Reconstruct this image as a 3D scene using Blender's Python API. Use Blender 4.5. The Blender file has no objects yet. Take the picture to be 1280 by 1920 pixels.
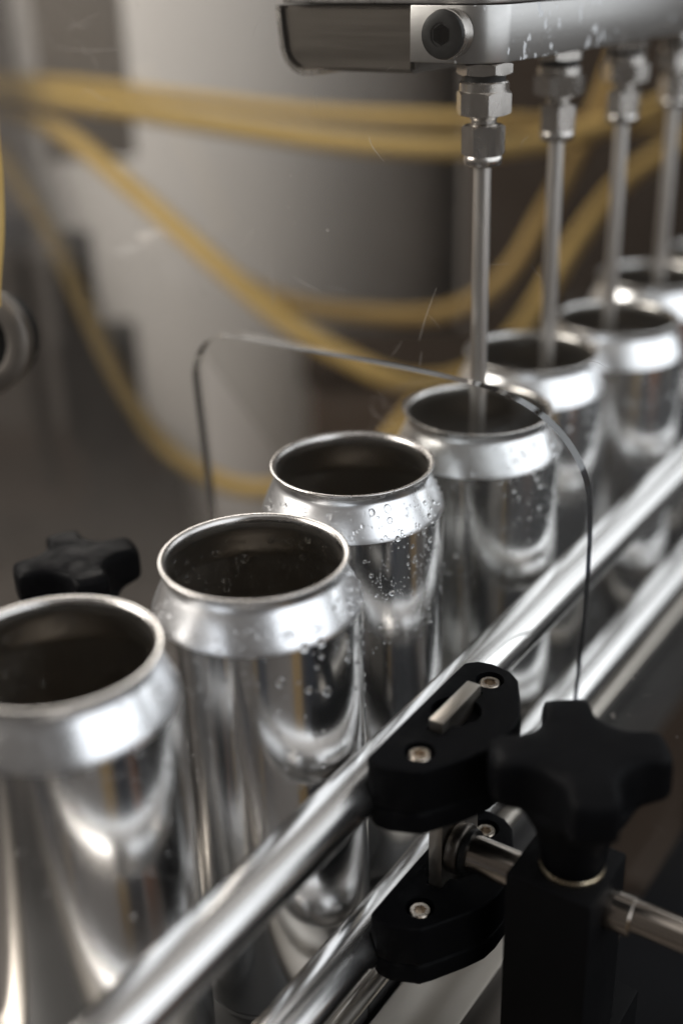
import bpy, bmesh, math, random
from mathutils import Vector, Matrix

# ---------------------------------------------------------------- camera, world, lamps, exposure
S = 0.001                      # everything below is written in millimetres
ZB = 172.0                     # conveyor belt lies at z = 0, can rims at 172 mm
scene = bpy.context.scene
COL = scene.collection

def W(x, y, z):                # millimetres measured from the can rim plane -> metres above the belt
    return Vector((x * S, y * S, (z + ZB) * S))

cam_d = bpy.data.cameras.new('camera')
cam = bpy.data.objects.new('camera', cam_d)
COL.objects.link(cam)
right = Vector((0.55509, -0.83128, -0.02904))
up = Vector((0.37441, 0.21853, 0.90115))
fwd = Vector((0.74276, 0.51109, -0.43254))
m = Matrix.Identity(4)
for i in range(3):
    m[i][0], m[i][1], m[i][2] = right[i], up[i], -fwd[i]
m.translation = W(-334.70, -218.72, 173.75)
cam.matrix_world = m
cam_d.sensor_fit = 'VERTICAL'
cam_d.sensor_height = 36.0
cam_d.lens = 36.0 * 2291.88 / 1920.0
cam_d.clip_start = 0.02
cam_d.clip_end = 50.0
cam_d.dof.use_dof = True
cam_d.dof.focus_distance = 0.411
cam_d.dof.aperture_fstop = 2.85
cam_d.dof.aperture_blades = 9
scene.camera = cam

world = bpy.data.worlds.new('World')
scene.world = world
world.use_nodes = True
bg = world.node_tree.nodes['Background']
bg.inputs[0].default_value = (1.0, 0.90, 0.82, 1)
bg.inputs[1].default_value = 0.09

def area_lamp(name, loc, target, sx, sy, power, color):
    d = bpy.data.lights.new(name, 'AREA')
    d.shape = 'RECTANGLE'
    d.size, d.size_y, d.energy, d.color = sx, sy, power, color
    o = bpy.data.objects.new(name, d)
    COL.objects.link(o)
    o.location = loc
    o.rotation_euler = (Vector(target) - Vector(loc)).to_track_quat('-Z', 'Y').to_euler()
    return o

COOL = (0.90, 0.95, 1.0)
area_lamp('window_lamp', (0.35, -1.75, 1.0), (0.05, 0, 0.12), 3.6, 2.1, 43, COOL)
area_lamp('far_window_lamp', (2.3, -0.75, 1.1), (0.1, 0, 0.12), 2.4, 1.9, 22, COOL)
area_lamp('side_window_lamp', (-0.7, 1.3, 1.0), (0.6, 0.7, 0.0), 1.2, 1.0, 38.0, (1.0, 0.95, 0.885))

area_lamp('overhead_fill_lamp', (-0.5, -0.7, 2.3), (-0.3, -0.4, 0.0), 2.6, 2.2, 12.0, (1.0, 0.98, 0.955))  # added overhead fill, brightens the floor that the cans mirror
scene.view_settings.view_transform = 'Standard'
scene.view_settings.look = 'None'
scene.view_settings.exposure = -0.13
scene.view_settings.gamma = 1.0
scene.view_settings.use_curve_mapping = False
scene.render.engine = 'CYCLES'
scene.cycles.use_denoising = True
scene.cycles.max_bounces = 12
scene.cycles.glossy_bounces = 8
scene.cycles.transparent_max_bounces = 16
scene.cycles.sample_clamp_indirect = 4.0

# ---------------------------------------------------------------- materials
MATS = {}

def new_mat(name):
    mt = bpy.data.materials.new(name)
    mt.use_nodes = True
    nt = mt.node_tree
    MATS[name] = mt
    return mt, nt, nt.nodes['Principled BSDF']

def noise(nt, scale, detail=4.0, stretch=(1, 1, 1), rough=0.55, loc=(0, 0, 0)):
    tc = nt.nodes.new('ShaderNodeTexCoord')
    mp = nt.nodes.new('ShaderNodeMapping')
    mp.inputs['Scale'].default_value = stretch
    mp.inputs['Location'].default_value = loc
    nz = nt.nodes.new('ShaderNodeTexNoise')
    nz.inputs['Scale'].default_value = scale
    nz.inputs['Detail'].default_value = detail
    nz.inputs['Roughness'].default_value = rough
    nt.links.new(tc.outputs['Object'], mp.inputs['Vector'])
    nt.links.new(mp.outputs['Vector'], nz.inputs['Vector'])
    return nz.outputs['Fac']

def ramp(nt, fac, a, b, va, vb):
    mr = nt.nodes.new('ShaderNodeMapRange')
    mr.inputs['From Min'].default_value = a
    mr.inputs['From Max'].default_value = b
    mr.inputs['To Min'].default_value = va
    mr.inputs['To Max'].default_value = vb
    nt.links.new(fac, mr.inputs['Value'])
    return mr.outputs['Result']

def mixcol(nt, fac, c1, c2):
    mx = nt.nodes.new('ShaderNodeMix')
    mx.data_type = 'RGBA'
    nt.links.new(fac, mx.inputs['Factor'])
    for sock, c in ((mx.inputs[6], c1), (mx.inputs[7], c2)):
        if hasattr(c, 'is_linked'):
            nt.links.new(c, sock)
        else:
            sock.default_value = (*c, 1)
    return mx.outputs[2]

def bump(nt, b, fac, strength, dist):
    bp = nt.nodes.new('ShaderNodeBump')
    bp.inputs['Strength'].default_value = strength
    bp.inputs['Distance'].default_value = dist
    nt.links.new(fac, bp.inputs['Height'])
    nt.links.new(bp.outputs['Normal'], b.inputs['Normal'])

def metal(name, c1, c2, r1, r2, scale, stretch=(1, 1, 1), bstr=0.0, bdist=0.0001, aniso=0.0, metallic=1.0):
    mt, nt, b = new_mat(name)
    b.inputs['Metallic'].default_value = metallic
    f = noise(nt, scale, 5, stretch)
    nt.links.new(mixcol(nt, f, c1, c2), b.inputs['Base Color'])
    f2 = noise(nt, scale * 0.6, 4, stretch, loc=(3, 5, 7))
    nt.links.new(ramp(nt, f2, 0.3, 0.7, r1, r2), b.inputs['Roughness'])
    if aniso:
        b.inputs['Anisotropic'].default_value = aniso
    if bstr:
        bump(nt, b, f, bstr, bdist)
    return mt

mt = metal('can_body', (0.78, 0.785, 0.79), (0.86, 0.855, 0.85), 0.14, 0.23, 60, (1, 1, 0.25))
nt = mt.node_tree; b = nt.nodes['Principled BSDF']
b.inputs['Anisotropic'].default_value = 0.45
b.inputs['Anisotropic Rotation'].default_value = 0.25
tg = nt.nodes.new('ShaderNodeTangent'); tg.direction_type = 'RADIAL'; tg.axis = 'Z'
nt.links.new(tg.outputs[0], b.inputs['Tangent'])
oi = nt.nodes.new('ShaderNodeObjectInfo')
tc = nt.nodes.new('ShaderNodeTexCoord')
nz = nt.nodes.new('ShaderNodeTexNoise'); nz.noise_dimensions = '4D'
nz.inputs['Scale'].default_value = 38; nz.inputs['Detail'].default_value = 3
mw = nt.nodes.new('ShaderNodeMath'); mw.operation = 'MULTIPLY'; mw.inputs[1].default_value = 50
nt.links.new(oi.outputs['Random'], mw.inputs[0]); nt.links.new(mw.outputs[0], nz.inputs['W'])
nt.links.new(tc.outputs['Object'], nz.inputs['Vector'])
bump(nt, b, nz.outputs['Fac'], 0.08, 0.001)
metal('can_shoulder', (0.84, 0.85, 0.865), (0.91, 0.91, 0.92), 0.26, 0.36, 90, (1, 1, 0.4), 0.06, 0.0002)
metal('can_rim', (0.54, 0.52, 0.50), (0.66, 0.64, 0.62), 0.20, 0.34, 200)
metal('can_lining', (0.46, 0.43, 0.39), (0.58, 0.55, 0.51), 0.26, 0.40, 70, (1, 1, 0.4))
metal('rail_steel', (0.70, 0.68, 0.66), (0.80, 0.79, 0.78), 0.14, 0.28, 170, (0.05, 1, 1), 0.10, 0.0003)
metal('fitting_steel', (0.52, 0.49, 0.46), (0.68, 0.65, 0.62), 0.16, 0.32, 260, (1, 1, 0.4), 0.05, 0.0002)
metal('tube_steel', (0.62, 0.59, 0.56), (0.80, 0.77, 0.74), 0.30, 0.42, 220, (1, 1, 0.1), 0.04, 0.0002)
metal('brushed_steel', (0.56, 0.55, 0.54), (0.68, 0.67, 0.66), 0.26, 0.38, 300, (0.04, 1, 1), 0.10, 0.0002)
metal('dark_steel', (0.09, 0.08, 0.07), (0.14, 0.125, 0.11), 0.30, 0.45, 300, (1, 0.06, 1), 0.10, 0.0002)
metal('rod_steel', (0.40, 0.35, 0.30), (0.54, 0.49, 0.44), 0.14, 0.26, 200, (1, 0.08, 1), 0.08, 0.0002)
metal('screw_steel', (0.44, 0.38, 0.32), (0.58, 0.52, 0.45), 0.20, 0.34, 400)
metal('strip_steel', (0.42, 0.38, 0.33), (0.56, 0.52, 0.47), 0.30, 0.45, 300, (0.2, 1, 1), 0.08, 0.0002)
metal('brass_washer', (0.55, 0.45, 0.30), (0.70, 0.60, 0.44), 0.20, 0.35, 300)
metal('bed_steel', (0.45, 0.41, 0.36), (0.58, 0.54, 0.49), 0.35, 0.5, 120, (0.1, 1, 1), 0.05, 0.0002)
metal('tank_steel', (0.62, 0.59, 0.56), (0.72, 0.69, 0.66), 0.42, 0.55, 8, (1, 1, 0.3), metallic=0.15)
metal('dull_steel', (0.22, 0.20, 0.18), (0.34, 0.31, 0.28), 0.35, 0.5, 80)

def plain(name, c1, c2, r1, r2, scale, bstr=0.0, bdist=0.0002, spec=0.5):
    mt, nt, b = new_mat(name)
    f = noise(nt, scale, 5)
    nt.links.new(mixcol(nt, f, c1, c2), b.inputs['Base Color'])
    nt.links.new(ramp(nt, f, 0.3, 0.7, r1, r2), b.inputs['Roughness'])
    b.inputs['Specular IOR Level'].default_value = spec
    if bstr:
        bump(nt, b, noise(nt, scale * 8, 3), bstr, bdist)
    return mt

plain('black_plastic', (0.0022, 0.0024, 0.0028), (0.005, 0.005, 0.006), 0.45, 0.65, 120, 0.25, 0.0002, 0.06)
plain('black_anodised', (0.003, 0.003, 0.0035), (0.005, 0.005, 0.0055), 0.5, 0.6, 40, spec=0.1)
plain('black_oxide', (0.008, 0.008, 0.008), (0.02, 0.02, 0.02), 0.3, 0.5, 300, spec=0.2)
plain('yellow_hose', (0.54, 0.36, 0.11), (0.66, 0.46, 0.17), 0.30, 0.45, 40, spec=0.4)
plain('shaded_yellow_hose', (0.32, 0.205, 0.065), (0.42, 0.28, 0.10), 0.30, 0.45, 40, spec=0.3)  # yellow hose colour darkened for the dim light behind the nozzles
plain('belt_plastic', (0.05, 0.05, 0.05), (0.08, 0.075, 0.07), 0.45, 0.6, 60)
plain('brown_cabinet', (0.030, 0.021, 0.015), (0.055, 0.040, 0.030), 0.6, 0.8, 6, spec=0.1)
plain('umber_paint', (0.085, 0.060, 0.045), (0.13, 0.097, 0.075), 0.6, 0.8, 8, spec=0.15)
plain('deck_paint', (0.05, 0.039, 0.032), (0.09, 0.07, 0.058), 0.6, 0.85, 8, spec=0.12)
plain('dark_sheet_black', (0.006, 0.006, 0.007), (0.012, 0.012, 0.013), 0.5, 0.7, 20, spec=0.12)  # near black for the added sheet at lower right
plain('dark_machine', (0.020, 0.019, 0.019), (0.045, 0.042, 0.040), 0.4, 0.6, 20)
plain('taupe_paint', (0.20, 0.175, 0.15), (0.25, 0.22, 0.19), 0.5, 0.7, 10)
plain('navy_plastic', (0.012, 0.018, 0.032), (0.02, 0.028, 0.045), 0.4, 0.5, 60)
plain('floor_concrete', (0.10, 0.088, 0.078), (0.18, 0.16, 0.145), 0.5, 0.8, 5)
plain('wall_paint', (0.36, 0.31, 0.27), (0.44, 0.39, 0.345), 0.7, 0.85, 3)

# worn, dusty edges on the black plastic
nt = MATS['black_plastic'].node_tree; b = nt.nodes['Principled BSDF']
ge = nt.nodes.new('ShaderNodeNewGeometry')
edge = ramp(nt, ge.outputs['Pointiness'], 0.53, 0.62, 0.0, 1.0)
mu = nt.nodes.new('ShaderNodeMath'); mu.operation = 'MULTIPLY'
nt.links.new(edge, mu.inputs[0]); nt.links.new(ramp(nt, noise(nt, 260, 5, rough=0.7), 0.45, 0.7, 0.0, 0.5), mu.inputs[1])
old = b.inputs['Base Color'].links[0].from_socket
dust = ramp(nt, noise(nt, 900, 3), 0.66, 0.8, 0.0, 0.05)
c1 = mixcol(nt, dust, old, (0.03, 0.03, 0.03))
nt.links.new(mixcol(nt, mu.outputs[0], c1, (0.05, 0.048, 0.045)), b.inputs['Base Color'])

# brushed steel of the filling head front with dried white splashes along the lower edge
mt, nt, b = new_mat('splashed_steel')
b.inputs['Metallic'].default_value = 1.0
f = noise(nt, 300, 5, (0.04, 1, 1))
base = mixcol(nt, f, (0.46, 0.45, 0.44), (0.58, 0.57, 0.56))
sp = noise(nt, 430, 4, (0.7, 1, 0.6), 0.5, (0.2, 0.1, 0.4))
big = noise(nt, 38, 2, (1, 1, 1))
ad = nt.nodes.new('ShaderNodeMath'); ad.operation = 'ADD'
nt.links.new(sp, ad.inputs[0]); nt.links.new(ramp(nt, big, 0.35, 0.65, -0.10, 0.10), ad.inputs[1])
msk = ramp(nt, ad.outputs[0], 0.675, 0.70, 0.0, 1.0)
nt.links.new(mixcol(nt, msk, base, (0.75, 0.76, 0.78)), b.inputs['Base Color'])
nt.links.new(ramp(nt, msk, 0, 1, 1.0, 0.0), b.inputs['Metallic'])
nt.links.new(ramp(nt, msk, 0, 1, 0.33, 0.8), b.inputs['Roughness'])
bump(nt, b, f, 0.10, 0.0002)

# water
mt, nt, b = new_mat('water')
b.inputs['Base Color'].default_value = (1, 1, 1, 1)
b.inputs['Transmission Weight'].default_value = 1.0
b.inputs['Roughness'].default_value = 0.0
b.inputs['IOR'].default_value = 1.33

# clear acrylic sheet: see-through with a surface reflection and a thin film of dust
def acrylic(name, tint, haze_lo, haze_hi, gloss):
    mt = bpy.data.materials.new(name); mt.use_nodes = True; MATS[name] = mt
    nt = mt.node_tree; nt.nodes.remove(nt.nodes['Principled BSDF'])
    out = nt.nodes['Material Output']
    tr = nt.nodes.new('ShaderNodeBsdfTransparent'); tr.inputs[0].default_value = (*tint, 1)
    gl = nt.nodes.new('ShaderNodeBsdfGlossy'); gl.inputs['Roughness'].default_value = 0.03
    df = nt.nodes.new('ShaderNodeBsdfDiffuse'); df.inputs[0].default_value = (0.62, 0.58, 0.54, 1)
    fr = nt.nodes.new('ShaderNodeFresnel'); fr.inputs['IOR'].default_value = 1.35
    mu = nt.nodes.new('ShaderNodeMath'); mu.operation = 'MULTIPLY'; mu.inputs[1].default_value = gloss
    nt.links.new(fr.outputs[0], mu.inputs[0])
    m1 = nt.nodes.new('ShaderNodeMixShader'); m2 = nt.nodes.new('ShaderNodeMixShader')
    nt.links.new(mu.outputs[0], m1.inputs[0]); nt.links.new(tr.outputs[0], m1.inputs[1]); nt.links.new(gl.outputs[0], m1.inputs[2])
    hz = ramp(nt, noise(nt, 14, 6, (1, 1, 1), 0.65), 0.35, 0.75, haze_lo, haze_hi)
    nt.links.new(hz, m2.inputs[0]); nt.links.new(m1.outputs[0], m2.inputs[1]); nt.links.new(df.outputs[0], m2.inputs[2])
    nt.links.new(m2.outputs[0], out.inputs['Surface'])
acrylic('acrylic_sheet', (0.985, 0.985, 0.98), 0.004, 0.018, 0.6)
acrylic('acrylic_edge', (0.04, 0.045, 0.065), 0.01, 0.04, 3.2)
acrylic('scratch', (0.9, 0.9, 0.9), 0.25, 0.55, 0.5)
acrylic('smudge', (0.9, 0.9, 0.9), 0.5, 0.95, 0.5)

# ---------------------------------------------------------------- mesh helpers
def finish(me, smooth_angle=None):
    if smooth_angle is None:
        return me
    for p in me.polygons:
        p.use_smooth = True
    if smooth_angle < 179:
        me.set_sharp_from_angle(angle=math.radians(smooth_angle))
    return me

def mesh_pd(name, verts, faces, smooth=40):
    me = bpy.data.meshes.new(name)
    me.from_pydata([Vector(v) * S for v in verts], [], faces)
    bm = bmesh.new(); bm.from_mesh(me)
    bmesh.ops.recalc_face_normals(bm, faces=bm.faces)
    bm.to_mesh(me); bm.free()
    return finish(me, smooth)

def obj(name, me, mat, parent=None, loc=None, rot=None):
    o = bpy.data.objects.new(name, me)
    COL.objects.link(o)
    if mat:
        if len(me.materials) == 0:
            me.materials.append(MATS[mat])
    if parent:
        o.parent = parent
    if loc is not None:
        o.location = loc
    if rot is not None:
        o.rotation_euler = rot
    return o

def thing(name, label, cat, loc, group=None, rot=None):
    o = bpy.data.objects.new(name, None)
    COL.objects.link(o)
    o.empty_display_size = 0.01
    o.location = loc
    if rot is not None:
        o.rotation_euler = rot
    return tag(o, label, cat, group)

def tag(o, label, cat, group=None):
    o['label'] = label
    o['category'] = cat
    if group:
        o['group'] = group
    return o

def lathe(name, prof, n=64, closed=False, smooth=40, axis='z'):
    """profile of (radius, height); r = 0 ends become a pole"""
    verts, faces, rings = [], [], []
    for r, z in prof:
        if r < 1e-6:
            rings.append([len(verts)]); verts.append((0, 0, z))
        else:
            rings.append(list(range(len(verts), len(verts) + n)))
            verts += [(r * math.cos(2 * math.pi * i / n), r * math.sin(2 * math.pi * i / n), z) for i in range(n)]
    pairs = list(zip(rings, rings[1:]))
    if closed:
        pairs.append((rings[-1], rings[0]))
    for a, c in pairs:
        for i in range(n):
            j = (i + 1) % n
            if len(a) == 1 and len(c) == 1:
                continue
            if len(a) == 1:
                faces.append((a[0], c[j], c[i]))
            elif len(c) == 1:
                faces.append((a[i], a[j], c[0]))
            else:
                faces.append((a[i], a[j], c[j], c[i]))
    if axis == 'y':
        verts = [(x, -z, y) for x, y, z in verts]
    if axis == 'x':
        verts = [(z, x, y) for x, y, z in verts]
    return mesh_pd(name, verts, faces, smooth)

def prism(name, poly, z0, z1, bev=0.0, segs=2, smooth=35):
    bm = bmesh.new()
    vs = [bm.verts.new(Vector((x, y, z0)) * S) for x, y in poly]
    f = bm.faces.new(vs)
    r = bmesh.ops.extrude_face_region(bm, geom=[f])
    for v in r['geom']:
        if isinstance(v, bmesh.types.BMVert):
            v.co.z = z1 * S
    bmesh.ops.recalc_face_normals(bm, faces=bm.faces)
    if bev:
        ed = [e for e in bm.edges if e.calc_face_angle(0) > math.radians(25)]
        bmesh.ops.bevel(bm, geom=ed, offset=bev * S, segments=segs, affect='EDGES', profile=0.6, clamp_overlap=True)
    me = bpy.data.meshes.new(name)
    bm.to_mesh(me); bm.free()
    return finish(me, smooth)

def box(name, x0, x1, y0, y1, z0, z1, bev=0.8, segs=2):
    return prism(name, [(x0, y0), (x1, y0), (x1, y1), (x0, y1)], z0, z1, bev, segs)

def rrect(x0, x1, y0, y1, radii, n=10):
    """rounded rectangle, radii for corners (x0y0, x1y0, x1y1, x0y1)"""
    out = []
    for (cx, cy, a0), r in zip(((x0, y0, 180), (x1, y0, 270), (x1, y1, 0), (x0, y1, 90)), radii):
        if r <= 0:
            out.append((cx, cy)); continue
        ox = cx + (r if cx == x0 else -r)
        oy = cy + (r if cy == y0 else -r)
        for i in range(n + 1):
            a = math.radians(a0 + 90 * i / n)
            out.append((ox + r * math.cos(a), oy + r * math.sin(a)))
    return out

def catmull(pts, per=14):
    P = [Vector(p) for p in pts]
    P = [P[0] * 2 - P[1]] + P + [P[-1] * 2 - P[-2]]
    out = []
    for i in range(1, len(P) - 2):
        a, b_, c, d = P[i - 1:i + 3]
        for k in range(per):
            t = k / per
            out.append(0.5 * ((2 * b_) + (c - a) * t + (2 * a - 5 * b_ + 4 * c - d) * t * t + (3 * b_ - a - 3 * c + d) * t ** 3))
    out.append(P[-2])
    return out

def sweep(name, path, r, n=20):
    verts, faces = [], []
    nrm = None
    for i, p in enumerate(path):
        t = (path[min(i + 1, len(path) - 1)] - path[max(i - 1, 0)]).normalized()
        if nrm is None:
            nrm = t.orthogonal().normalized()
        nrm = (nrm - t * nrm.dot(t)).normalized()
        bn = t.cross(nrm)
        for k in range(n):
            a = 2 * math.pi * k / n
            verts.append(tuple(p + (nrm * math.cos(a) + bn * math.sin(a)) * r))
    for i in range(len(path) - 1):
        for k in range(n):
            j = (k + 1) % n
            faces.append((i * n + k, i * n + j, (i + 1) * n + j, (i + 1) * n + k))
    faces.append(tuple(range(n)))
    faces.append(tuple(range((len(path) - 1) * n, len(path) * n)))
    return mesh_pd(name, verts, faces, 50)

def rod_x(name, x0, x1, r, n=48, bev=0.6):
    return lathe(name, [(0, x0), (r - bev, x0), (r, x0 + bev), (r, x1 - bev), (r - bev, x1), (0, x1)], n, axis='x')

def cut(me, cutters, smooth=35):
    """boolean difference, baked into a new mesh"""
    o = bpy.data.objects.new('tmp', me); COL.objects.link(o)
    tmp = []
    for c in cutters:
        co = bpy.data.objects.new('cut', c); COL.objects.link(co); tmp.append(co)
        md = o.modifiers.new('b', 'BOOLEAN'); md.operation = 'DIFFERENCE'; md.solver = 'EXACT'; md.object = co
    dg = bpy.context.evaluated_depsgraph_get()
    res = bpy.data.meshes.new_from_object(o.evaluated_get(dg))
    for t in tmp + [o]:
        bpy.data.objects.remove(t)
    return finish(res, smooth)

def shifted(me, x=0, y=0, z=0):
    me.transform(Matrix.Translation(Vector((x, y, z)) * S))
    return me

def rotated(me, ang, axis='Z'):
    me.transform(Matrix.Rotation(ang, 4, axis))
    return me

def hexnut(name, af_corner, z0, z1, ang=0.0, ch=0.9):
    """hexagon with turned chamfers on both ends"""
    n = 72
    verts, faces = [], []
    def hexr(a):
        k = (a + math.pi / 6) % (math.pi / 3) - math.pi / 6
        return af_corner * math.cos(math.pi / 6) / math.cos(k)
    rin = af_corner * math.cos(math.pi / 6)
    rows = []
    for z, mode in ((z0, 0), (z0 + ch, 1), (z1 - ch, 1), (z1, 0)):
        row = []
        for i in range(n):
            a = 2 * math.pi * i / n
            hr = hexr(a)
            if mode == 0:
                hr = min(hr, rin * 0.985)
            zz = z
            if mode == 1:     # scalloped chamfer line
                k = (hexr(a) - rin) / (af_corner - rin)
                zz = z + (ch * 0.9 * (1 - k)) * (-1 if z < (z0 + z1) / 2 else 1)
            row.append(len(verts))
            verts.append((hr * math.cos(a + ang), hr * math.sin(a + ang), zz))
        rows.append(row)
    for a, c in zip(rows, rows[1:]):
        for i in range(n):
            j = (i + 1) % n
            faces.append((a[i], a[j], c[j], c[i]))
    faces.append(tuple(rows[0])); faces.append(tuple(rows[-1]))
    return mesh_pd(name, verts, faces, 22)

def cap_screw(parent, x, y, ztop, r=3.7, mat='screw_steel', depth=6, sock=2.1, ang=0.2):
    """socket cap screw head lying flush in its counterbore, top at ztop (local mm)"""
    prof_mesh = lathe('head', [(0, ztop - depth), (r, ztop - depth), (r, ztop - 0.5), (r - 0.5, ztop), (0, ztop)], 40)
    hx = prism('hex', [(sock * math.cos(ang + k * math.pi / 3), sock * math.sin(ang + k * math.pi / 3)) for k in range(6)], ztop - 2.6, ztop + 1)
    me = cut(prof_mesh, [hx], 30)
    me.name = 'screw'
    return obj('screw', me, mat, parent, Vector((x, y, 0)) * S)

FAR = 1.25
def F(x, y, z):                # a point moved back along its sight line, used for the far equipment
    return W(-334.7 + FAR * (x + 334.7), -218.7 + FAR * (y + 218.7), 173.7 + FAR * (z - 173.7))

# ---------------------------------------------------------------- setting
def struct(name, me, mat, loc=None):
    o = obj(name, me, mat, None, loc)
    o['kind'] = 'structure'
    return o

struct('floor', box('floor', -3000, 4000, -3000, 4000, -20, 0, 0), 'floor_concrete', W(0, 0, -1000))
wl = box('wall', -2600, 2600, -20, 20, -1200, 900, 0)
w = struct('background_wall', wl, 'wall_paint', W(1500, 1250, 0))
w.rotation_euler = (0, 0, math.radians(-55))

dk = struct('added_dark_sheet', box('added_dark_sheet', -40, 1500, -620, -90, -30, 0, 2), 'dark_sheet_black', W(0, 0, -215))  # black sheet added to make the lower right and can reflections dark
plain('rust_panel', (0.34, 0.15, 0.08), (0.44, 0.21, 0.12), 0.5, 0.7, 6)
plain('ochre_panel', (0.40, 0.28, 0.13), (0.48, 0.35, 0.18), 0.5, 0.7, 6)
plain('slate_panel', (0.03, 0.04, 0.06), (0.05, 0.06, 0.085), 0.5, 0.7, 6)
for x0, x1, mm in ((-420, -240, 'ochre_panel'), (-230, 60, 'slate_panel'), (110, 400, 'rust_panel'), (410, 640, 'slate_panel'), (650, 740, 'ochre_panel'), (770, 810, 'ochre_panel')):
    struct('added_reflection_panel', box('added_reflection_panel', x0, x1, -1030, -1000, -1000, -120, 3), mm, W(0, 0, 0))  # unseen panels added for coloured streaks in the can reflections
for y0, y1, mm in ((-980, -720, 'slate_panel'), (-690, -640, 'ochre_panel'), (-430, -170, 'slate_panel'), (-120, 10, 'taupe_paint'), (140, 420, 'slate_panel')):
    struct('added_reflection_panel', box('added_reflection_panel', -1130, -1100, y0, y1, -1000, -140, 3), mm, W(0, 0, 0))  # more unseen panels, added to break up the can reflections
struct('added_light_blocker', box('added_light_blocker', 430, 1400, -100, -80, -400, 420, 2), 'brown_cabinet', W(0, 0, 0))  # unseen wall added to keep window light off the far hoses
# ---------------------------------------------------------------- conveyor
cv = thing('conveyor', 'slat conveyor with steel side frame under the row of cans', 'conveyor', W(0, 0, -ZB))
obj('side_frame', box('side_frame', -420, 24, -74, -47, -60, -1.0, 1.2), 'bed_steel', cv)
obj('side_frame', box('side_frame', -420, 900, 47, 74, -60, -1.0, 1.2), 'bed_steel', cv)
obj('edge_strip', rod_x('edge_strip', -420, 900, 3.2, 24), 'strip_steel', cv, Vector((0, -49.5, 19.5)) * S)
obj('under_tray', box('under_tray', -420, 900, -46, 46, -60, -14, 1), 'dark_machine', cv)
slat = box('slat', 0.4, 37.6, -43, 43, -6, 0, 1.0)
for k in range(26):
    obj('slat', slat, 'belt_plastic', cv, Vector((-300 + 38 * k, 0, -0.2)) * S)

# ---------------------------------------------------------------- drink cans
OUT = [(27.9, -2.6), (27.65, -3.8), (27.8, -4.9), (28.4, -6.0), (29.3, -7.8), (30.6, -10.6), (31.7, -13.0), (32.5, -14.9), (32.93, -16.1), (33.07, -16.9)]
shoulder_me = lathe('shoulder', OUT, 128, smooth=180)
body_me = lathe('body', [(33.07, -16.92), (33.1, -17.6), (33.1, -60), (33.1, -160), (32.6, -163), (29.5, -168.5), (26, -171.6), (24.5, -172), (22.5, -171.5), (0, -164)], 128, smooth=50)
rim_me = lathe('rim', [(27.9, -2.6), (28.5, -1.5), (29.35, -0.95), (29.6, -0.55), (29.5, -0.15), (29.1, 0), (28.3, -0.15), (27.7, -0.7), (27.4, -1.6), (27.35, -2.6)], 128, closed=True, smooth=60)
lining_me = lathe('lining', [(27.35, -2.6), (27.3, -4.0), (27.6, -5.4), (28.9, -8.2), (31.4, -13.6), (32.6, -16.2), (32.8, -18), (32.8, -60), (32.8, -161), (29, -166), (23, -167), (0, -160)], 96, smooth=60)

def on_profile(prof, s):
    L = [0]
    for (r0, z0), (r1, z1) in zip(prof, prof[1:]):
        L.append(L[-1] + math.hypot(r1 - r0, z1 - z0))
    d = s * L[-1]
    for i in range(len(prof) - 1):
        if d <= L[i + 1]:
            t = (d - L[i]) / (L[i + 1] - L[i])
            (r0, z0), (r1, z1) = prof[i], prof[i + 1]
            return r0 + (r1 - r0) * t, z0 + (z1 - z0) * t, (-(z1 - z0), r1 - r0)
    return prof[-1][0], prof[-1][1], (1, 0)

def dome_data(segs, rings):
    v, f = [(0, 0, 1.0)], []
    for i in range(1, rings + 1):
        a = (math.pi / 2) * i / rings
        for k in range(segs):
            v.append((math.sin(a) * math.cos(2 * math.pi * k / segs), math.sin(a) * math.sin(2 * math.pi * k / segs), math.cos(a)))
    v.append((0, 0, -0.12))
    for k in range(segs):
        f.append((0, 1 + k, 1 + (k + 1) % segs))
    for i in range(rings - 1):
        o = 1 + i * segs
        for k in range(segs):
            f.append((o + k, o + segs + k, o + segs + (k + 1) % segs, o + (k + 1) % segs))
    o = 1 + (rings - 1) * segs
    for k in range(segs):
        f.append((o + k, len(v) - 1, o + (k + 1) % segs))
    return v, f

DS = dome_data(10, 3)
DL = dome_data(20, 6)
big_drop = mesh_pd('droplet', DL[0], DL[1], 60)
SIDE = [(33.1, -17), (33.1, -70)]
INNER = [(28.9, -8.2), (31.4, -13.6), (32.6, -16.2), (32.8, -18), (32.8, -40)]

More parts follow.
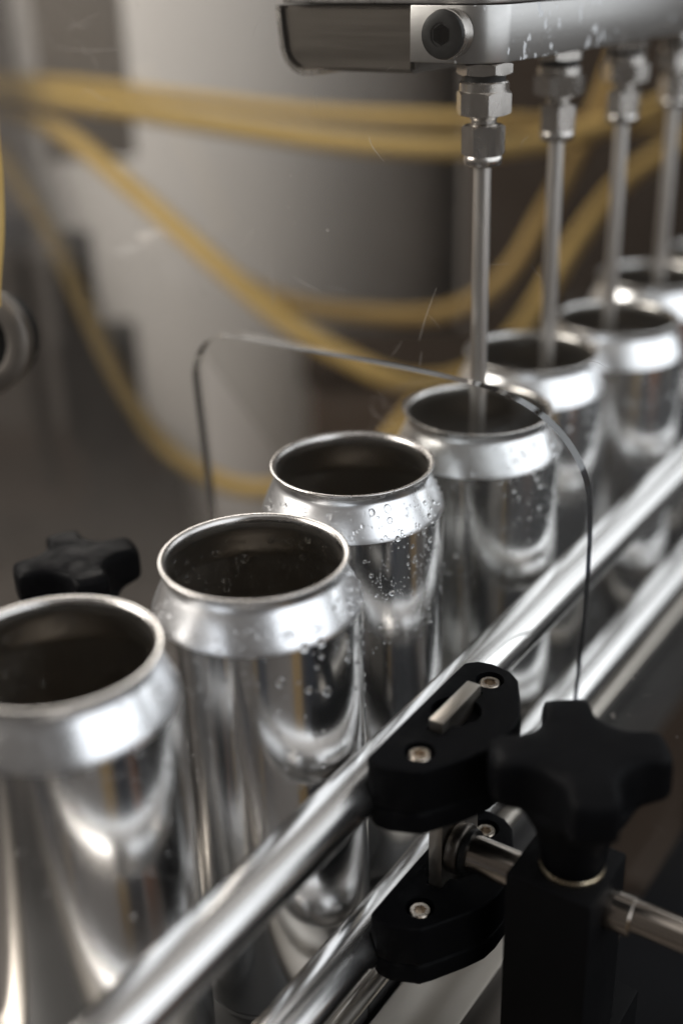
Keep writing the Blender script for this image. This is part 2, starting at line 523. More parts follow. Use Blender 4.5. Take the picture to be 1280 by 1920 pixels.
def droplets(can, rng, n_sh, n_bd, n_in, big, clusters, k_size=1.0):
    """small beads joined into one part, large ones each their own part. Angles are measured from the
    side that faces the filling line's operator"""
    verts, faces = [], []
    def place(prof, s, a, r, inward=False, flat=0.7, own=False):
        R, z, nrm = on_profile(prof, s)
        nl = math.hypot(*nrm)
        nr, nz = nrm[0] / nl, nrm[1] / nl
        if inward:
            nr, nz = -nr, -nz
        n = Vector((nr * math.cos(a), nr * math.sin(a), nz))
        p = Vector((R * math.cos(a), R * math.sin(a), z))
        t = Vector((-math.sin(a), math.cos(a), 0))
        bt = n.cross(t)
        if own:
            o = obj('droplet', big_drop, 'water', can)
            M = Matrix((t, bt, n)).transposed().to_4x4() @ Matrix.Diagonal((r, r * rng.uniform(1.0, 1.25), r * flat, 1))
            M.translation = p * S
            o.matrix_local = M
            return
        o0 = len(verts)
        st = rng.uniform(0.95, 1.2)
        for x, y, zz in DS[0]:
            verts.append(tuple(p + t * (x * r) + bt * (y * r * st) + n * (zz * r * flat)))
        for f in DS[1]:
            faces.append(tuple(i + o0 for i in f))
    FRONT = math.radians(-125)                 # towards the operator's side
    def ang(spread=1.75):
        return FRONT + rng.uniform(-spread, spread)
    def size():
        return min(1.2, 0.26 + rng.expovariate(1 / 0.2)) * k_size
    for k in range(n_sh):
        place(OUT[3:], rng.uniform(0.02, 0.98), ang(), size())
    for k in range(n_bd):
        place(SIDE, rng.random() ** 1.5, ang(), size())
    for k in range(n_in):
        place(INNER, rng.random() ** 1.2, math.radians(55) + rng.uniform(-1.9, 1.9), size() * 1.1, True)
    for (where, s, a, ds, da, cnt) in clusters:
        prof = {'s': OUT[3:], 'b': SIDE, 'i': INNER}[where]
        for k in range(cnt):
            place(prof, min(0.98, max(0.02, rng.gauss(s, ds))), math.radians(a) + rng.gauss(0, da), rng.uniform(0.16, 0.42), where == 'i')
    for k in range(int(n_sh * 0.05) + 3):      # a few hang on the lip
        place([(29.6, -0.55), (29.35, -0.95)], rng.random(), rng.uniform(0, 6.28), rng.uniform(0.3, 0.8))
    if verts:
        o = obj('water_beads', mesh_pd('water_beads', verts, faces, 60), 'water', can)
        o['kind'] = 'stuff'
    for (where, s, a, r) in big:
        prof = {'s': OUT[3:], 'b': SIDE, 'i': INNER}[where]
        place(prof, s, math.radians(a), r, where == 'i', 0.66, True)

CANS = [
    ('A', -146.4, 6.6, 'open silver can cut by the left edge of the photo, nearest the camera', (70, 70, 110)),
    ('B', -74.6, -6.6, 'second nearest open silver can, left of the upper black rail clamp', (110, 130, 190)),
    ('C', 0.4, 6.6, 'sharply focused open silver can thick with beads of water, before the acrylic cutout', (190, 170, 120)),
    ('D', 71.1, -6.6, 'open silver can holding the tip of the nearest filling tube', (110, 150, 110)),
    ('E', 146.1, 6.6, 'open silver can under the second filling tube from the left', (70, 110, 80)),
    ('F', 212.8, -6.6, 'open silver can under the third filling tube from the left', (60, 90, 60)),
    ('G', 295.4, 6.6, 'open silver can under the fourth, rightmost filling tube', (20, 20, 20)),
    ('H', 359.3, -6.6, 'farthest open silver can, only its rim showing at the right edge of the photo', (10, 10, 10)),
]
for ci, (key, x, y, lab, cnt) in enumerate(CANS):
    rng = random.Random(40 + ci)
    can = thing('beverage_can', lab, 'can', W(x, y, -ZB), 'open cans on the filling line')
    up_ = Vector((0, 0, ZB)) * S
    holder = can
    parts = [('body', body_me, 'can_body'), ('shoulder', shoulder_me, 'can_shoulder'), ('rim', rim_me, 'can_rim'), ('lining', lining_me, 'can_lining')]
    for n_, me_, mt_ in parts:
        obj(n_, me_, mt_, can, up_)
    cl, big = [], []
    if key == 'C':
        cl = [('s', .35, -170, .22, .22, 60), ('s', .4, -60, .25, .2, 40), ('b', .35, -128, .16, .10, 70), ('b', .45, -100, .2, .12, 140), ('b', .2, -80, .12, .1, 40), ('i', .4, 120, .2, .4, 60)]
        big = [('s', .06, -122, 1.35), ('s', .66, -155, 1.15), ('s', .8, -148, .95), ('s', .3, -100, .62), ('s', .6, -60, .8), ('s', .62, -50, .8), ('s', .12, -66, .75), ('s', .3, -172, .55), ('s', .45, -163, .7),
               ('b', .10, -92, 1.15), ('b', .16, -94, .6), ('b', .08, -108, .55), ('b', .2, -112, .6), ('b', .38, -125, .5), ('b', .58, -104, .8), ('b', .62, -131, .85), ('b', .12, -140, .75), ('b', .72, -106, .6),
               ('i', .3, 100, .9), ('i', .45, 70, .8), ('i', .25, 40, .8), ('i', .7, 140, 1.0)]
    if key == 'D':
        cl = [('b', .3, -95, .2, .2, 60)]
        big = [('s', .35, -117, 1.4), ('s', .5, -72, 1.1), ('s', .75, -88, .9), ('b', .05, -108, 1.1), ('b', .12, -104, 1.2), ('b', .10, -126, 1.0), ('b', .22, -86, 1.4), ('b', .3, -104, .9), ('b', .44, -92, 1.5), ('b', .36, -113, .7), ('b', .02, -135, .9), ('s', .7, -132, .8)]
    if key == 'B':
        cl = [('i', .45, 135, .25, .13, 160), ('i', .7, 128, .2, .2, 180), ('i', .7, 20, .2, .2, 60)]
        big = [('i', .12, 125, 1.25), ('i', .45, 118, 1.3), ('i', .2, 62, 1.3), ('i', .1, 28, 1.1), ('i', .62, 70, 1.0), ('i', .6, 140, 1.0), ('i', .8, 132, .9), ('i', .85, 145, .9), ('i', .35, 50, .9),
               ('s', .96, -118, 1.4), ('s', .97, -108, 1.4), ('s', .6, -128, 1.1), ('s', .4, -92, 1.1), ('s', .72, -80, 1.2), ('s', .3, -70, 1.1), ('b', .2, -88, 1.2), ('b', .45, -82, 1.1), ('s', .9, -62, 1.0), ('s', .5, -78, .9), ('s', .8, -66, 1.0), ('b', .14, -78, 1.3), ('b', .08, -108, .9), ('b', .3, -78, 1.0), ('b', .1, -70, .9), ('s', .55, -110, .8)]
    if key == 'A':
        big = [('i', .3, 95, 1.2), ('i', .5, 70, 1.2), ('i', .2, 40, 1.0), ('i', .7, 130, 1.1), ('s', .7, -92, 1.2), ('s', .55, -60, 1.0), ('b', .25, -80, 1.3), ('b', .35, -95, 1.0), ('i', .6, 20, 1.1)]
    if key in 'EF':
        big = [('b', .3, -100, 1.3), ('b', .2, -80, 1.2), ('b', .42, -90, 1.2), ('s', .6, -70, 1.0)]
    # droplet coordinates start at the rim plane
    before = set(can.children)
    droplets(can, rng, cnt[0], cnt[1], cnt[2], big, cl, 1.0 if key == 'C' else 1.25)
    for ch in can.children:
        if ch not in before:
            ch.location = ch.location + up_

# ---------------------------------------------------------------- guide rails
def rail(z, lab):
    o = obj('guide_rail', rod_x('guide_rail', -420, 900, 8.5, 64, 1.0), 'rail_steel', None, W(0, -49.2, z))
    tag(o, lab, 'rail', 'round guide rails in front of the cans')
rail(-66, 'upper polished round steel guide rail running diagonally in front of the cans')
rail(-128, 'lower polished round steel guide rail, below and parallel to the upper one')

# ---------------------------------------------------------------- black rail clamps
def clamp(ztop, lab):
    t = thing('rail_clamp', lab, 'clamp', W(-54, -66, ztop - 25), 'black rail clamps')
    # local: x along the rail, y outwards negative, z from 0 (bottom) to 25 (top)
    plan = [(-33, 11.6), (-34.6, 8.5), (-34.8, 4), (-31, -5.5), (-27.5, -8), (-17, -14.5), (-10, -18), (-4, -19), (4, -19), (10, -18), (17, -14.5), (27.5, -8.5), (31, -4), (32, 3), (31, 8), (27.5, 11.6)]
    hi = prism('upper_half', plan, 9.3, 25, 1.3, 3)
    lo = prism('lower_half', [(x * 0.985, y * 0.985) for x, y in plan], 0, 9.0, 2.4, 3)
    groove = lambda: shifted(rod_x('g', -60, 60, 8.65, 48), 0, 16.8, 9.0)
    bores = []
    for sx in (-22.5, 22.5):
        bores.append(shifted(lathe('c', [(0, 19.5), (4.7, 19.5), (4.7, 30), (0, 30)], 40), sx, -0.7, 0))
    slot = shifted(lathe('c', [(0, 21), (8.0, 21), (8.0, 30), (0, 30)], 40), 1.5, 0.2, 0)
    strip = lambda: box('c', -11.8, 14.8, -2.4, 3.4, -5, 40, 0)
    obj('upper_half', cut(hi, [groove(), strip(), slot] + bores), 'black_plastic', t)
    obj('lower_half', cut(lo, [groove(), strip()]), 'black_plastic', t)
    for i, sx in enumerate((-22.5, 22.5)):
        cap_screw(t, sx, -0.7, 24.2, 3.6, depth=4.6, ang=0.3 + 0.5 * i)
    return t
clamp(-50, 'upper black plastic clamp on the upper guide rail, with two socket screws')
clamp(-111.5, 'lower black plastic clamp on the lower guide rail, partly hidden by the post')

fb = obj('flat_bar', box('flat_bar', -12.5, 12.5, -2.5, 2.5, 0, 100.5, 0.6), 'strip_steel', None, W(-52.5, -65.5, -147))
tag(fb, 'upright flat steel bar passing through both black clamps', 'bar')

# support rod running out to the operator's side
rt = thing('support_rod', 'polished round steel rod from the flat bar through the black post', 'rod', W(-58, -68.2, -98.5))
obj('shaft', lathe('shaft', [(0, 0.6), (6.1, 0.6), (6.1, 62), (5.7, 62.4), (0, 62.4)], 48, axis='y'), 'rod_steel', rt)
sh = lathe('shaft', [(0, 62.5), (5.0, 62.5), (5.0, 200), (0, 200)], 40, axis='y')
obj('turned_down_end', shifted(sh, 0, 0, 1.1), 'rod_steel', rt)
obj('collar', lathe('collar', [(6.2, 1), (8.2, 1), (8.6, 1.6), (8.6, 4.4), (8.2, 5), (7.0, 5.4), (6.2, 5.4)], 48, closed=True, axis='y'), 'dark_steel', rt)
obj('collar_ring', lathe('collar_ring', [(6.2, 5.5), (7.4, 5.5), (7.7, 6.2), (7.4, 7.4), (6.2, 7.4)], 48, closed=True, axis='y'), 'black_oxide', rt)

# post and knob
def star_knob_mesh():
    n = 128
    def star(a):
        tot = 0.0
        for q in range(-4, 5):                     # circle of arms less four round scallops, edges eased
            dl = ((a + q * 0.013 + math.pi / 4 + math.pi / 4) % (math.pi / 2)) - math.pi / 4
            dl = abs(dl)
            rr = 26.4
            if math.sin(dl) * 29.8 < 13.9:
                rr = min(rr, 29.8 * math.cos(dl) - math.sqrt(13.9 ** 2 - (29.8 * math.sin(dl)) ** 2))
            tot += rr
        return tot / 9
    def row(z, hub, k, sc=1.0):
        return [((hub * (1 - k) + star(2 * math.pi * i / n) * k) * sc * math.cos(2 * math.pi * i / n),
                 (hub * (1 - k) + star(2 * math.pi * i / n) * k) * sc * math.sin(2 * math.pi * i / n), z) for i in range(n)]
    rows = [row(0, 9.3, 0), row(0.8, 9.9, 0), row(8, 10.6, 0), row(14, 12.4, 0), row(20, 15.2, 0), row(23, 16.6, 0.05), row(25.0, 17, .3), row(26.0, 16, .62), row(27.2, 13, .88), row(29, 13, .98), row(31, 13, 1), row(37.0, 13, 1),
            row(39.8, 13, 1, .99), row(41.2, 13, 1, .965), row(42.0, 13, 1, .92), row(42.4, 13, 1, .84), row(42.6, 13, .8, .6)]
    verts, faces = [], []
    for r in rows:
        verts += r
    for i in range(len(rows) - 1):
        for k in range(n):
            j = (k + 1) % n
            faces.append((i * n + k, i * n + j, (i + 1) * n + j, (i + 1) * n + k))
    verts.append((0, 0, 0)); verts.append((0, 0, 42.8))
    for k in range(n):
        j = (k + 1) % n
        faces.append((len(verts) - 2, j, k))
        o = (len(rows) - 1) * n
        faces.append((o + k, o + j, len(verts) - 1))
    return mesh_pd('grip', verts, faces, 60)
grip_me = star_knob_mesh()
washer_me = lathe('washer', [(4, 0), (9.7, 0), (10, 0.4), (10, 1.3), (9.7, 1.7), (4, 1.7)], 48, closed=True)

def knob(loc, ang, lab, sc=1.0):
    t = thing('star_knob', lab, 'knob', loc, 'black four armed clamping knobs', (0, 0, ang))
    t.scale = (sc, sc, sc)
    obj('washer', washer_me, 'brass_washer', t)
    obj('grip', grip_me, 'black_plastic', t, Vector((0, 0, 1.75)) * S)

def post(loc, lab, h):
    t = thing('mounting_post', lab, 'post', loc, 'black mounting posts beside the conveyor')
    me = cut(box('block', -14, 14, -14, 14, 0, h, 1.4), [shifted(lathe('c', [(0, -30), (6.4, -30), (6.4, 30), (0, 30)], 40, axis='y'), 1.8, 0, h - 12.5)])
    obj('block', me, 'black_anodised', t)
    obj('foot', box('foot', -14, 30, -17, 13, -80, -0.2, 1.2), 'black_anodised', t)
    return t
post(W(-59.8, -108.6, -86 - 70), 'black post holding the steel rod, under the knob at lower right', 70)
knob(W(-59.8, -110.4, -86), math.radians(-55.6), 'large black four armed star knob on the post at lower right')
post(W(-58, 92, -73 - 84), 'black post under the blurred knob behind the cans on the left', 84)
knob(W(-58, 92, -73), math.radians(-30), 'blurred black four armed star knob behind the two nearest cans', 0.88)

# ---------------------------------------------------------------- acrylic guard with its cutout
gd = thing('acrylic_guard', 'clear scratched acrylic guard sheet with a rounded cutout for the cans', 'guard', W(36, 0, -ZB))
arch = [(105.0, -ZB), (105.4, -58), (107.4, -19), (108.4, 3), (107.6, 9), (105, 15), (101, 20), (95.5, 23.3), (90, 24.6), (60, 25.0), (20, 24.9), (-18, 24.2),
        (-30, 23.2), (-41, 20.8), (-50.5, 16.6), (-58.5, 10.6), (-64.5, 3.4), (-68.3, -4.5), (-70.2, -14), (-71, -30), (-70.8, -58), (-69.4, -97), (-68.5, -ZB)]
arch_s = [p for p in catmull([(0, y, z) for y, z in arch[1:-1]], 6)]
arch2 = [arch[0]] + [(p.y, p.z) for p in arch_s] + [arch[-1]]
outer = [(-330, -ZB), (-330, 420), (520, 420), (520, -ZB)]
ring = outer[::-1]                                   # polygon: around the outside, then the arch
poly = [(y, z) for y, z in [(520, -ZB), (520, 420), (-330, 420), (-330, -ZB)]] + arch2[::-1]
bm = bmesh.new()
for xx in (-2.2, 2.2):
    vs = [bm.verts.new(Vector((xx, y, z + ZB)) * S) for y, z in poly]
    bm.faces.new(vs)
bmesh.ops.triangulate(bm, faces=bm.faces[:])
me = bpy.data.meshes.new('sheet'); bm.to_mesh(me); bm.free()
obj('sheet', me, 'acrylic_sheet', gd)
ev, ef = [], []
for y, z in arch2:
    ev += [(-2.2, y, z + ZB), (2.2, y, z + ZB)]
for i in range(len(arch2) - 1):
    ef.append((2 * i, 2 * i + 1, 2 * i + 3, 2 * i + 2))
obj('cut_edge', mesh_pd('cut_edge', ev, ef, 30), 'acrylic_edge', gd)

SCR = [[(160.1, 147.7), (153.7, 143.0), (157.1, 140.0), (146.4, 144.0), (138.8, 147.0)], [(157.9, 139.0), (153.9, 142.0), (149.7, 141.1), (143.7, 142.7)], [(169.7, 135.8), (164.3, 133.0), (149.7, 132.3), (131.1, 133.3)], [(152.0, 136.2), (150.3, 132.3), (148.6, 130.4)], [(146.4, 131.4), (144.6, 128.5), (144.2, 125.6)], [(155.5, 115.1), (152.2, 117.3), (147.8, 117.0), (143.9, 114.6), (138.1, 114.8)], [(144.4, 111.5), (147.8, 108.3), (147.7, 105.2)], [(140.9, 96.3), (133.8, 95.3), (123.3, 99.2)], [(18.5, 107.7), (16.4, 104.2), (12.2, 99.1)], [(-9.3, 57.5), (-5.0, 47.2), (-1.7, 36.8)], [(-2.8, 32.9), (-2.3, 29.7), (-1.9, 27.6)], [(54.7, 54.5), (48.6, 52.2), (41.4, 49.4)], [(100.3, 45.7), (99.3, 41.9), (96.5, 41.8)], [(-73.9, -94.1), (-76.1, -92.7), (-79.2, -90.6)], [(-85.2, -86.6), (-89.2, -83.7), (-90.7, -81.8)], [(-95.4, -84.1), (-100.3, -82.2)], [(-103.0, -138.9), (-107.3, -140.0), (-109.6, -141.6)], [(81.2, 60.8), (74.2, 66.7), (70.0, 71.2)], [(64.4, 60.6), (64.0, 48.2), (64.0, 39.7)], [(11.0, 28.6), (7.5, 33.3), (5.8, 35.6)], [(170.3, 148.7), (169.8, 138.8), (169.7, 132.8)]]
SPK = [(-85.7, -96.4, 1.3), (-92.2, -77.6, 0.6), (-81.2, -79.2, 0.45), (-91.6, -93.8, 0.35), (-110.3, -96.8, 0.35), (-93.6, -74.8, 0.3), (52.6, 91.5, 0.35), (53.6, 93.7, 0.25), (54.2, 80.1, 0.35), (51.8, 74.4, 0.3), (37.0, 73.1, 0.45), (74.0, 53.2, 0.25), (112.6, 96.5, 0.3), (191.9, 69.5, 0.4), (171.9, 73.5, 0.3), (77.9, 85.2, 0.25), (72.8, 81.6, 0.25)]
rng = random.Random(7)
sv, sf = [], []
def ribbon(pts, wid):
    P = catmull([(0, a, c) for a, c in pts], 6)
    o = len(sv)
    for i, p in enumerate(P):
        t = (P[min(i + 1, len(P) - 1)] - P[max(i - 1, 0)]).normalized()
        nn = Vector((0, -t.z, t.y)) * wid * (0.35 + 0.65 * math.sin(math.pi * min(0.97, max(0.03, i / (len(P) - 1))))) * rng.uniform(.6, 1.2)
        sv.append((-2.26, p.y + nn.y, p.z + nn.z + ZB)); sv.append((-2.26, p.y - nn.y, p.z - nn.z + ZB))
    for i in range(len(P) - 1):
        sf.append((o + 2 * i, o + 2 * i + 1, o + 2 * i + 3, o + 2 * i + 2))
for s_ in SCR:
    ribbon([(a + rng.uniform(-.4, .4), c + rng.uniform(-.4, .4)) for a, c in s_], rng.uniform(0.10, 0.20))
for k in range(26):                                    # fine random hairlines
    a, c = rng.uniform(-120, 200), rng.uniform(32, 150)
    th, L = rng.uniform(0, 3.14), rng.uniform(4, 16)
    bend = rng.uniform(-.15, .15) * L
    ribbon([(a, c), (a + L / 2 * math.cos(th) - bend * math.sin(th), c + L / 2 * math.sin(th) + bend * math.cos(th)), (a + L * math.cos(th), c + L * math.sin(th))], rng.uniform(0.04, 0.08))
so = obj('scratches', mesh_pd('scratches', sv, sf, None), 'scratch', gd); so['kind'] = 'stuff'
sv2, sf2 = [], []
spk = list(SPK) + [(rng.uniform(-120, -74), rng.uniform(-140, -60), rng.uniform(.06, .16)) for k in range(40)] + [(rng.uniform(-60, 200), rng.uniform(32, 150), rng.uniform(.05, .15)) for k in range(50)]
for a, c, r in spk:
    o = len(sv2)
    n = 9
    for k in range(n):
        t = 2 * math.pi * k / n
        q_ = r * rng.uniform(.5, 1.1)
        sv2.append((-2.25, a + q_ * math.cos(t), c + q_ * 1.2 * math.sin(t) + ZB))
    sf2.append(tuple(range(o, o + n)))
so = obj('dust_specks', mesh_pd('dust_specks', sv2, sf2, None), 'smudge', gd); so['kind'] = 'stuff'

# ---------------------------------------------------------------- filling head
TILT = math.radians(1.65)
YAW = math.radians(2.2)
head = thing('filling_manifold', 'stainless steel filling manifold block above the cans at top right', 'manifold', W(68, -7, 129.5), None, (0, TILT, YAW))
# local: x along the line, y to the back, z up from the underside
obj('front_block', prism('front_block', rrect(-12, 420, -10.5, 22, (13, 2, 2, 0.5)), 0, 18.6, 0.5, 2), 'splashed_steel', head)
# rear arm with its rounded lower outer corner, outline in the y-z plane
prof = [(22.3, -4.2), (66, -4.2)] + [(66 + 10 * math.sin(a), 5.8 + -10 * math.cos(a)) for a in [i * math.pi / 2 / 10 for i in range(1, 11)]] + [(77.2, 12), (77.4, 18.4), (22.3, 18.4)]
bm = bmesh.new()
vs = [bm.verts.new(Vector((-8.5, y, z)) * S) for y, z in prof]
f = bm.faces.new(vs)
r = bmesh.ops.extrude_face_region(bm, geom=[f])
for v in r['geom']:
    if isinstance(v, bmesh.types.BMVert):
        v.co.x = 60 * S
bmesh.ops.recalc_face_normals(bm, faces=bm.faces)
ed = [e for e in bm.edges if e.calc_face_angle(0) > math.radians(40)]
bmesh.ops.bevel(bm, geom=ed, offset=1.3 * S, segments=2, affect='EDGES', clamp_overlap=True)
me = bpy.data.meshes.new('rear_arm'); bm.to_mesh(me); bm.free()
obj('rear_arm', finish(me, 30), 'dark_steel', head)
arc = [(76.9, 12.5)] + [(66 + 10 * math.sin(a), 5.8 - 10 * math.cos(a)) for a in [i * math.pi / 2 / 10 for i in range(10, -1, -1)]] + [(60, -4.2)]
arc_o = [(77.0 + 1.9, 13)] + [(66 + 11.9 * math.sin(a), 5.8 - 11.9 * math.cos(a)) for a in [i * math.pi / 2 / 10 for i in range(10, -1, -1)]] + [(60, -4.5)]
ev, ef = [], []
for xx in (-10.2, 58):
    ev += [(xx, y, z) for y, z in [(77.4, 18.2)] + arc] + [(xx, y, z) for y, z in [(79.2, 18.2)] + arc_o]
n_ = len(arc) + 1
for i in range(n_ - 1):
    ef += [(i, i + 1, n_ + i + 1, n_ + i), (2 * n_ + i, 2 * n_ + i + 1, 3 * n_ + i + 1, 3 * n_ + i), (n_ + i, n_ + i + 1, 3 * n_ + i + 1, 3 * n_ + i), (i, i + 1, 2 * n_ + i + 1, 2 * n_ + i)]
obj('end_cap', mesh_pd('end_cap', ev, ef, 30), 'fitting_steel', head)
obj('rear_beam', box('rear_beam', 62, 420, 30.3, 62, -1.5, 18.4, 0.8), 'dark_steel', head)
obj('top_plate', prism('top_plate', rrect(-12.3, 420, -10.8, 77, (13, 2, 2, 5)), 19.0, 22.6, 0.5, 2), 'brushed_steel', head)
obj('cover_plate', prism('cover_plate', rrect(-2, 420, -4, 62, (9, 2, 2, 5)), 22.8, 27, 0.5, 2), 'brushed_steel', head)
sc_head = lathe('head', [(0, 0), (7.9, 0), (7.9, 6.6), (7.4, 7.6), (6.4, 8), (0, 8)], 48)
hx = prism('hex', [(3.5 * math.cos(k * math.pi / 3), 3.5 * math.sin(k * math.pi / 3)) for k in range(6)], 3.5, 12)
bolt = cut(sc_head, [hx], 30)
bolt.transform(Matrix.Rotation(math.radians(-90), 4, 'Y'))
kn = lathe('knurl', [(7.7, 0.3), (8.1, 0.3), (8.1, 6.3), (7.7, 6.6)], 48, closed=True)
kn.transform(Matrix.Rotation(math.radians(-90), 4, 'Y'))
bo = obj('socket_bolt', bolt, 'black_oxide', head, Vector((-12.1, 5.6, 9.6)) * S)
fc = lathe('bolt_face', [(4.0, 8.05), (6.3, 8.05), (7.5, 7.65), (7.6, 7.9), (6.4, 8.4), (4.0, 8.4)], 48, closed=True)
fc.transform(Matrix.Rotation(math.radians(-90), 4, 'Y'))
obj('bolt_face', fc, 'black_oxide', bo)
obj('knurl', kn, 'fitting_steel', bo)

# ---------------------------------------------------------------- filling nozzles
nz_parts = [
    ('mounting_hex', hexnut('mounting_hex', 9.9, -4.2, -0.05, 0.35, 0.7), 'fitting_steel'),
    ('thread', lathe('thread', [(0, -6.4), (7.6, -6.4), (7.6, -4.2), (0, -4.2)], 40), 'black_oxide'),
    ('swivel_collar', lathe('swivel_collar', [(0, -10.5), (8.7, -10.5), (8.7, -6.7), (8.2, -6.2), (0, -6.2)], 48), 'fitting_steel'),
    ('union_nut', hexnut('union_nut', 10.3, -17.6, -9.4, 0.12, 0.9), 'fitting_steel'),
    ('neck', lathe('neck', [(0, -22.4), (5.2, -22.4), (5.4, -20.9), (4.6, -20.5), (4.6, -19.2), (5.2, -18.6), (5.2, -17.2), (0, -17.2)], 40), 'fitting_steel'),
    ('tube_nut', hexnut('tube_nut', 7.8, -31.6, -21.0, 0.55, 0.8), 'fitting_steel'),
    ('ferrule_ring', lathe('ferrule_ring', [(0, -35.4), (5.4, -35.4), (6.5, -34.9), (6.9, -34.0), (6.9, -32.2), (6.5, -31.4), (0, -31.4)], 48), 'fitting_steel'),
]
NZ = [(68.0, -8.2, 129.5, 'nearest steel filling nozzle, its tube dipping into the can past the acrylic edge'),
      (145.0, -1.8, 127.0, 'second steel filling nozzle from the left'),
      (213.5, -2.4, 124.8, 'third steel filling nozzle from the left'),
      (290.0, 1.0, 122.6, 'fourth steel filling nozzle, the rightmost, cut by the edge of the photo')]
tubes = {}
for i, (x, y, z, lab) in enumerate(NZ):
    t = thing('filling_nozzle', lab, 'nozzle', W(x, y, z), 'filling nozzles under the head', (0, 0, 0.0))
    rot = (0.0, 0.45, 0.2, 0.7)[i]
    for n_, me_, mt_ in nz_parts:
        obj(n_, me_, mt_, t, None, (0, 0, rot))
    obj('tube', lathe('tube', [(2.2, -z - 46), (3.15, -z - 46), (3.15, -35.0), (2.2, -35.0)], 32, closed=True), 'tube_steel', t)

# ---------------------------------------------------------------- yellow hoses
HOSE = [
    ('thin blurred yellow hose, uppermost, running level across the top left', 5.0, [[210, 431, 96], [220, 413, 92], [250, 374, 87], [289, 320, 77], [337, 250, 65], [393, 172, 58], [463, 120, 48], [543, 55, 39]]),
    ('thick blurred yellow hose just below the uppermost one, passing behind the nozzles', 6.6, [[186, 403, 92], [195, 387, 89], [228, 331, 79], [267, 273, 66], [307, 214, 54], [353, 161, 47], [401, 130, 45], [454, 98, 52], [519, 58, 70]]),
    ('yellow hose sagging diagonally from upper left down behind the acrylic cutout', 6.8, [[200, 420, 89], [203, 397, 80], [215, 357, 64], [222, 310, 32], [229, 257, -7], [242, 221, -39], [259, 186, -64], [282, 154, -83], [332, 136, -90], [389, 127, -72], [458, 121, -28], [525, 112, 5], [588, 81, 31]]),
    ('yellow hose with a shallow loop rising steeply behind the filling tubes', 6.0, [[262, 315, 3], [270, 279, -27], [284, 243, -45], [308, 202, -53], [341, 161, -55], [374, 136, -38], [411, 125, -1], [447, 116, 39], [482, 112, 82], [505, 112, 110]]),
    ('steepest yellow hose at left, dropping down to behind the second can', 5.6, [[170, 390, 71], [171, 366, 56], [167, 329, 17], [157, 293, -30], [149, 262, -68], [151, 234, -98], [165, 208, -118], [188, 186, -126], [248, 165, -128], [305, 160, -107]]),
]
for lab, r, pts in HOSE:
    p0 = Vector(pts[0])
    o = obj('yellow_hose', sweep('yellow_hose', catmull([(Vector(p) - p0) * FAR for p in pts]), r * 0.92 * FAR, 24), 'shaded_yellow_hose' if 'shallow loop' in lab else 'yellow_hose', None, F(*pts[0]))
    tag(o, lab, 'hose', 'yellow hoses behind the guard')
pts = [[-6, 163, 122], [-13, 157, 107], [-18, 152.5, 92], [-25, 148, 74], [-32, 146, 56], [-33, 147, 47]]
p0 = Vector(pts[0])
o = obj('yellow_hose', sweep('yellow_hose', catmull([Vector(p) - p0 for p in pts]), 3.2, 20), 'yellow_hose', None, W(*pts[0]))
tag(o, 'short stretch of yellow hose at the extreme left edge above the ring fitting', 'hose', 'yellow hoses behind the guard')

rf = thing('ring_fitting', 'grey metal ring fitting cut by the left edge of the photo', 'fitting', W(-19.5, 174.5, 25), None, (0, math.radians(-80), math.radians(22)))
obj('ring', lathe('ring', [(14, -4), (19, -5), (22.5, -3), (22.5, 3), (19, 5), (14, 4), (13, 0)], 64, closed=True, smooth=60), 'dull_steel', rf)
obj('gasket', lathe('gasket', [(0, -16), (19, -16), (19, -5.5), (0, -5.5)], 48), 'black_oxide', rf)

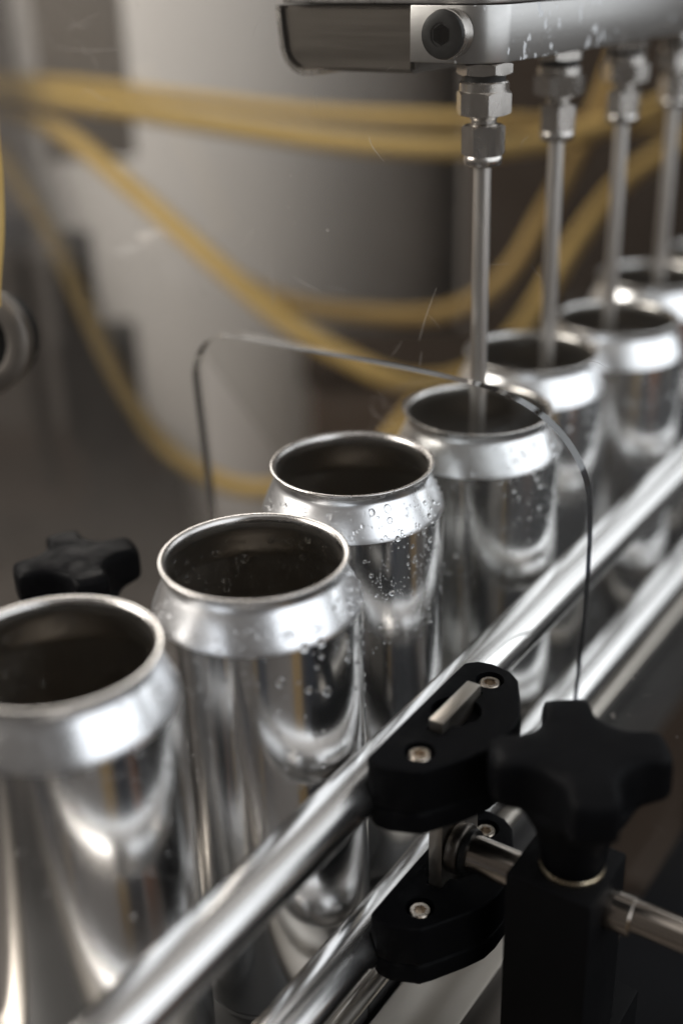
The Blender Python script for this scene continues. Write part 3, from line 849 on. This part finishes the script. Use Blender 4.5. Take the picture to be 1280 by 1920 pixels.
# ---------------------------------------------------------------- blurred background
tk = thing('steel_tank', 'large pale grey steel tank, out of focus behind the hoses', 'tank', W(890, 745, -900))
obj('shell', lathe('shell', [(0, 0), (250, 0), (265, 20), (265, 1500), (0, 1500)], 96), 'tank_steel', tk)
cb = thing('machine_cabinet', 'dark brown machine cabinet, out of focus behind the filling nozzles', 'cabinet', W(900, 180, -900), None, (0, 0, math.radians(-62)))
obj('case', box('case', -230, 420, 0, 300, 0, 1150, 8), 'brown_cabinet', cb)
cp = thing('post_cover', 'taupe upright panel, out of focus at top left', 'panel', W(440, 560, -60), None, (0, 0, math.radians(-50)))
obj('cover', box('cover', -36, 36, -10, 10, 60, 400, 2), 'taupe_paint', cp)
vm = thing('valve_stack', 'dark upright valve stack, out of focus behind the steep hose at left', 'valve', F(225, 362, -290), None, (0, 0, math.radians(-52)))
obj('column', box('column', -14, 22, -20, 20, -500, 150, 4), 'dark_machine', vm)
obj('block', box('block', -22, 26, -26, 26, 150, 225, 5), 'dark_machine', vm)
obj('cap', box('cap', -20, 4, -18, 18, 226, 290, 5), 'dark_machine', vm)
obj('block', box('block', -20, 52, -26, 26, 40, 110, 5), 'dark_machine', vm)
nv = thing('pipe_union', 'small dark navy fitting, out of focus at the left edge', 'fitting', F(245, 447, -10))
obj('union_body', hexnut('union_body', 15, -9, 9, 0.3, 2), 'navy_plastic', nv)
obj('stub', lathe('stub', [(0, -200), (6, -200), (6, -9), (0, -9)], 24), 'dull_steel', nv)
lc = thing('lower_cabinet', 'brown equipment frame, out of focus behind the two nearest cans', 'cabinet', F(420, 470, -900), None, (0, 0, math.radians(-55)))
obj('case', box('case', -420, -20, 0, 60, 0, 660, 6), 'umber_paint', lc)
obj('rail', box('rail', -420, -20, -12, -0.5, 560, 600, 3), 'dull_steel', lc)
for t_ in (vm, nv, lc):
    t_.scale = (FAR, FAR, FAR)
bx = thing('brown_shadow_box', 'dark brown box added for the brownish shadow, out of focus behind the third can', 'box', W(640, 360, -700), None, (0, 0, math.radians(-55)))  # brown box standing in for shadow behind the third can
obj('case', box('case', -105, 330, 0, 120, -200, 470, 12), 'umber_paint', bx)
obj('lid', box('lid', -110, 335, -6, 126, 471, 486, 5), 'brown_cabinet', bx)
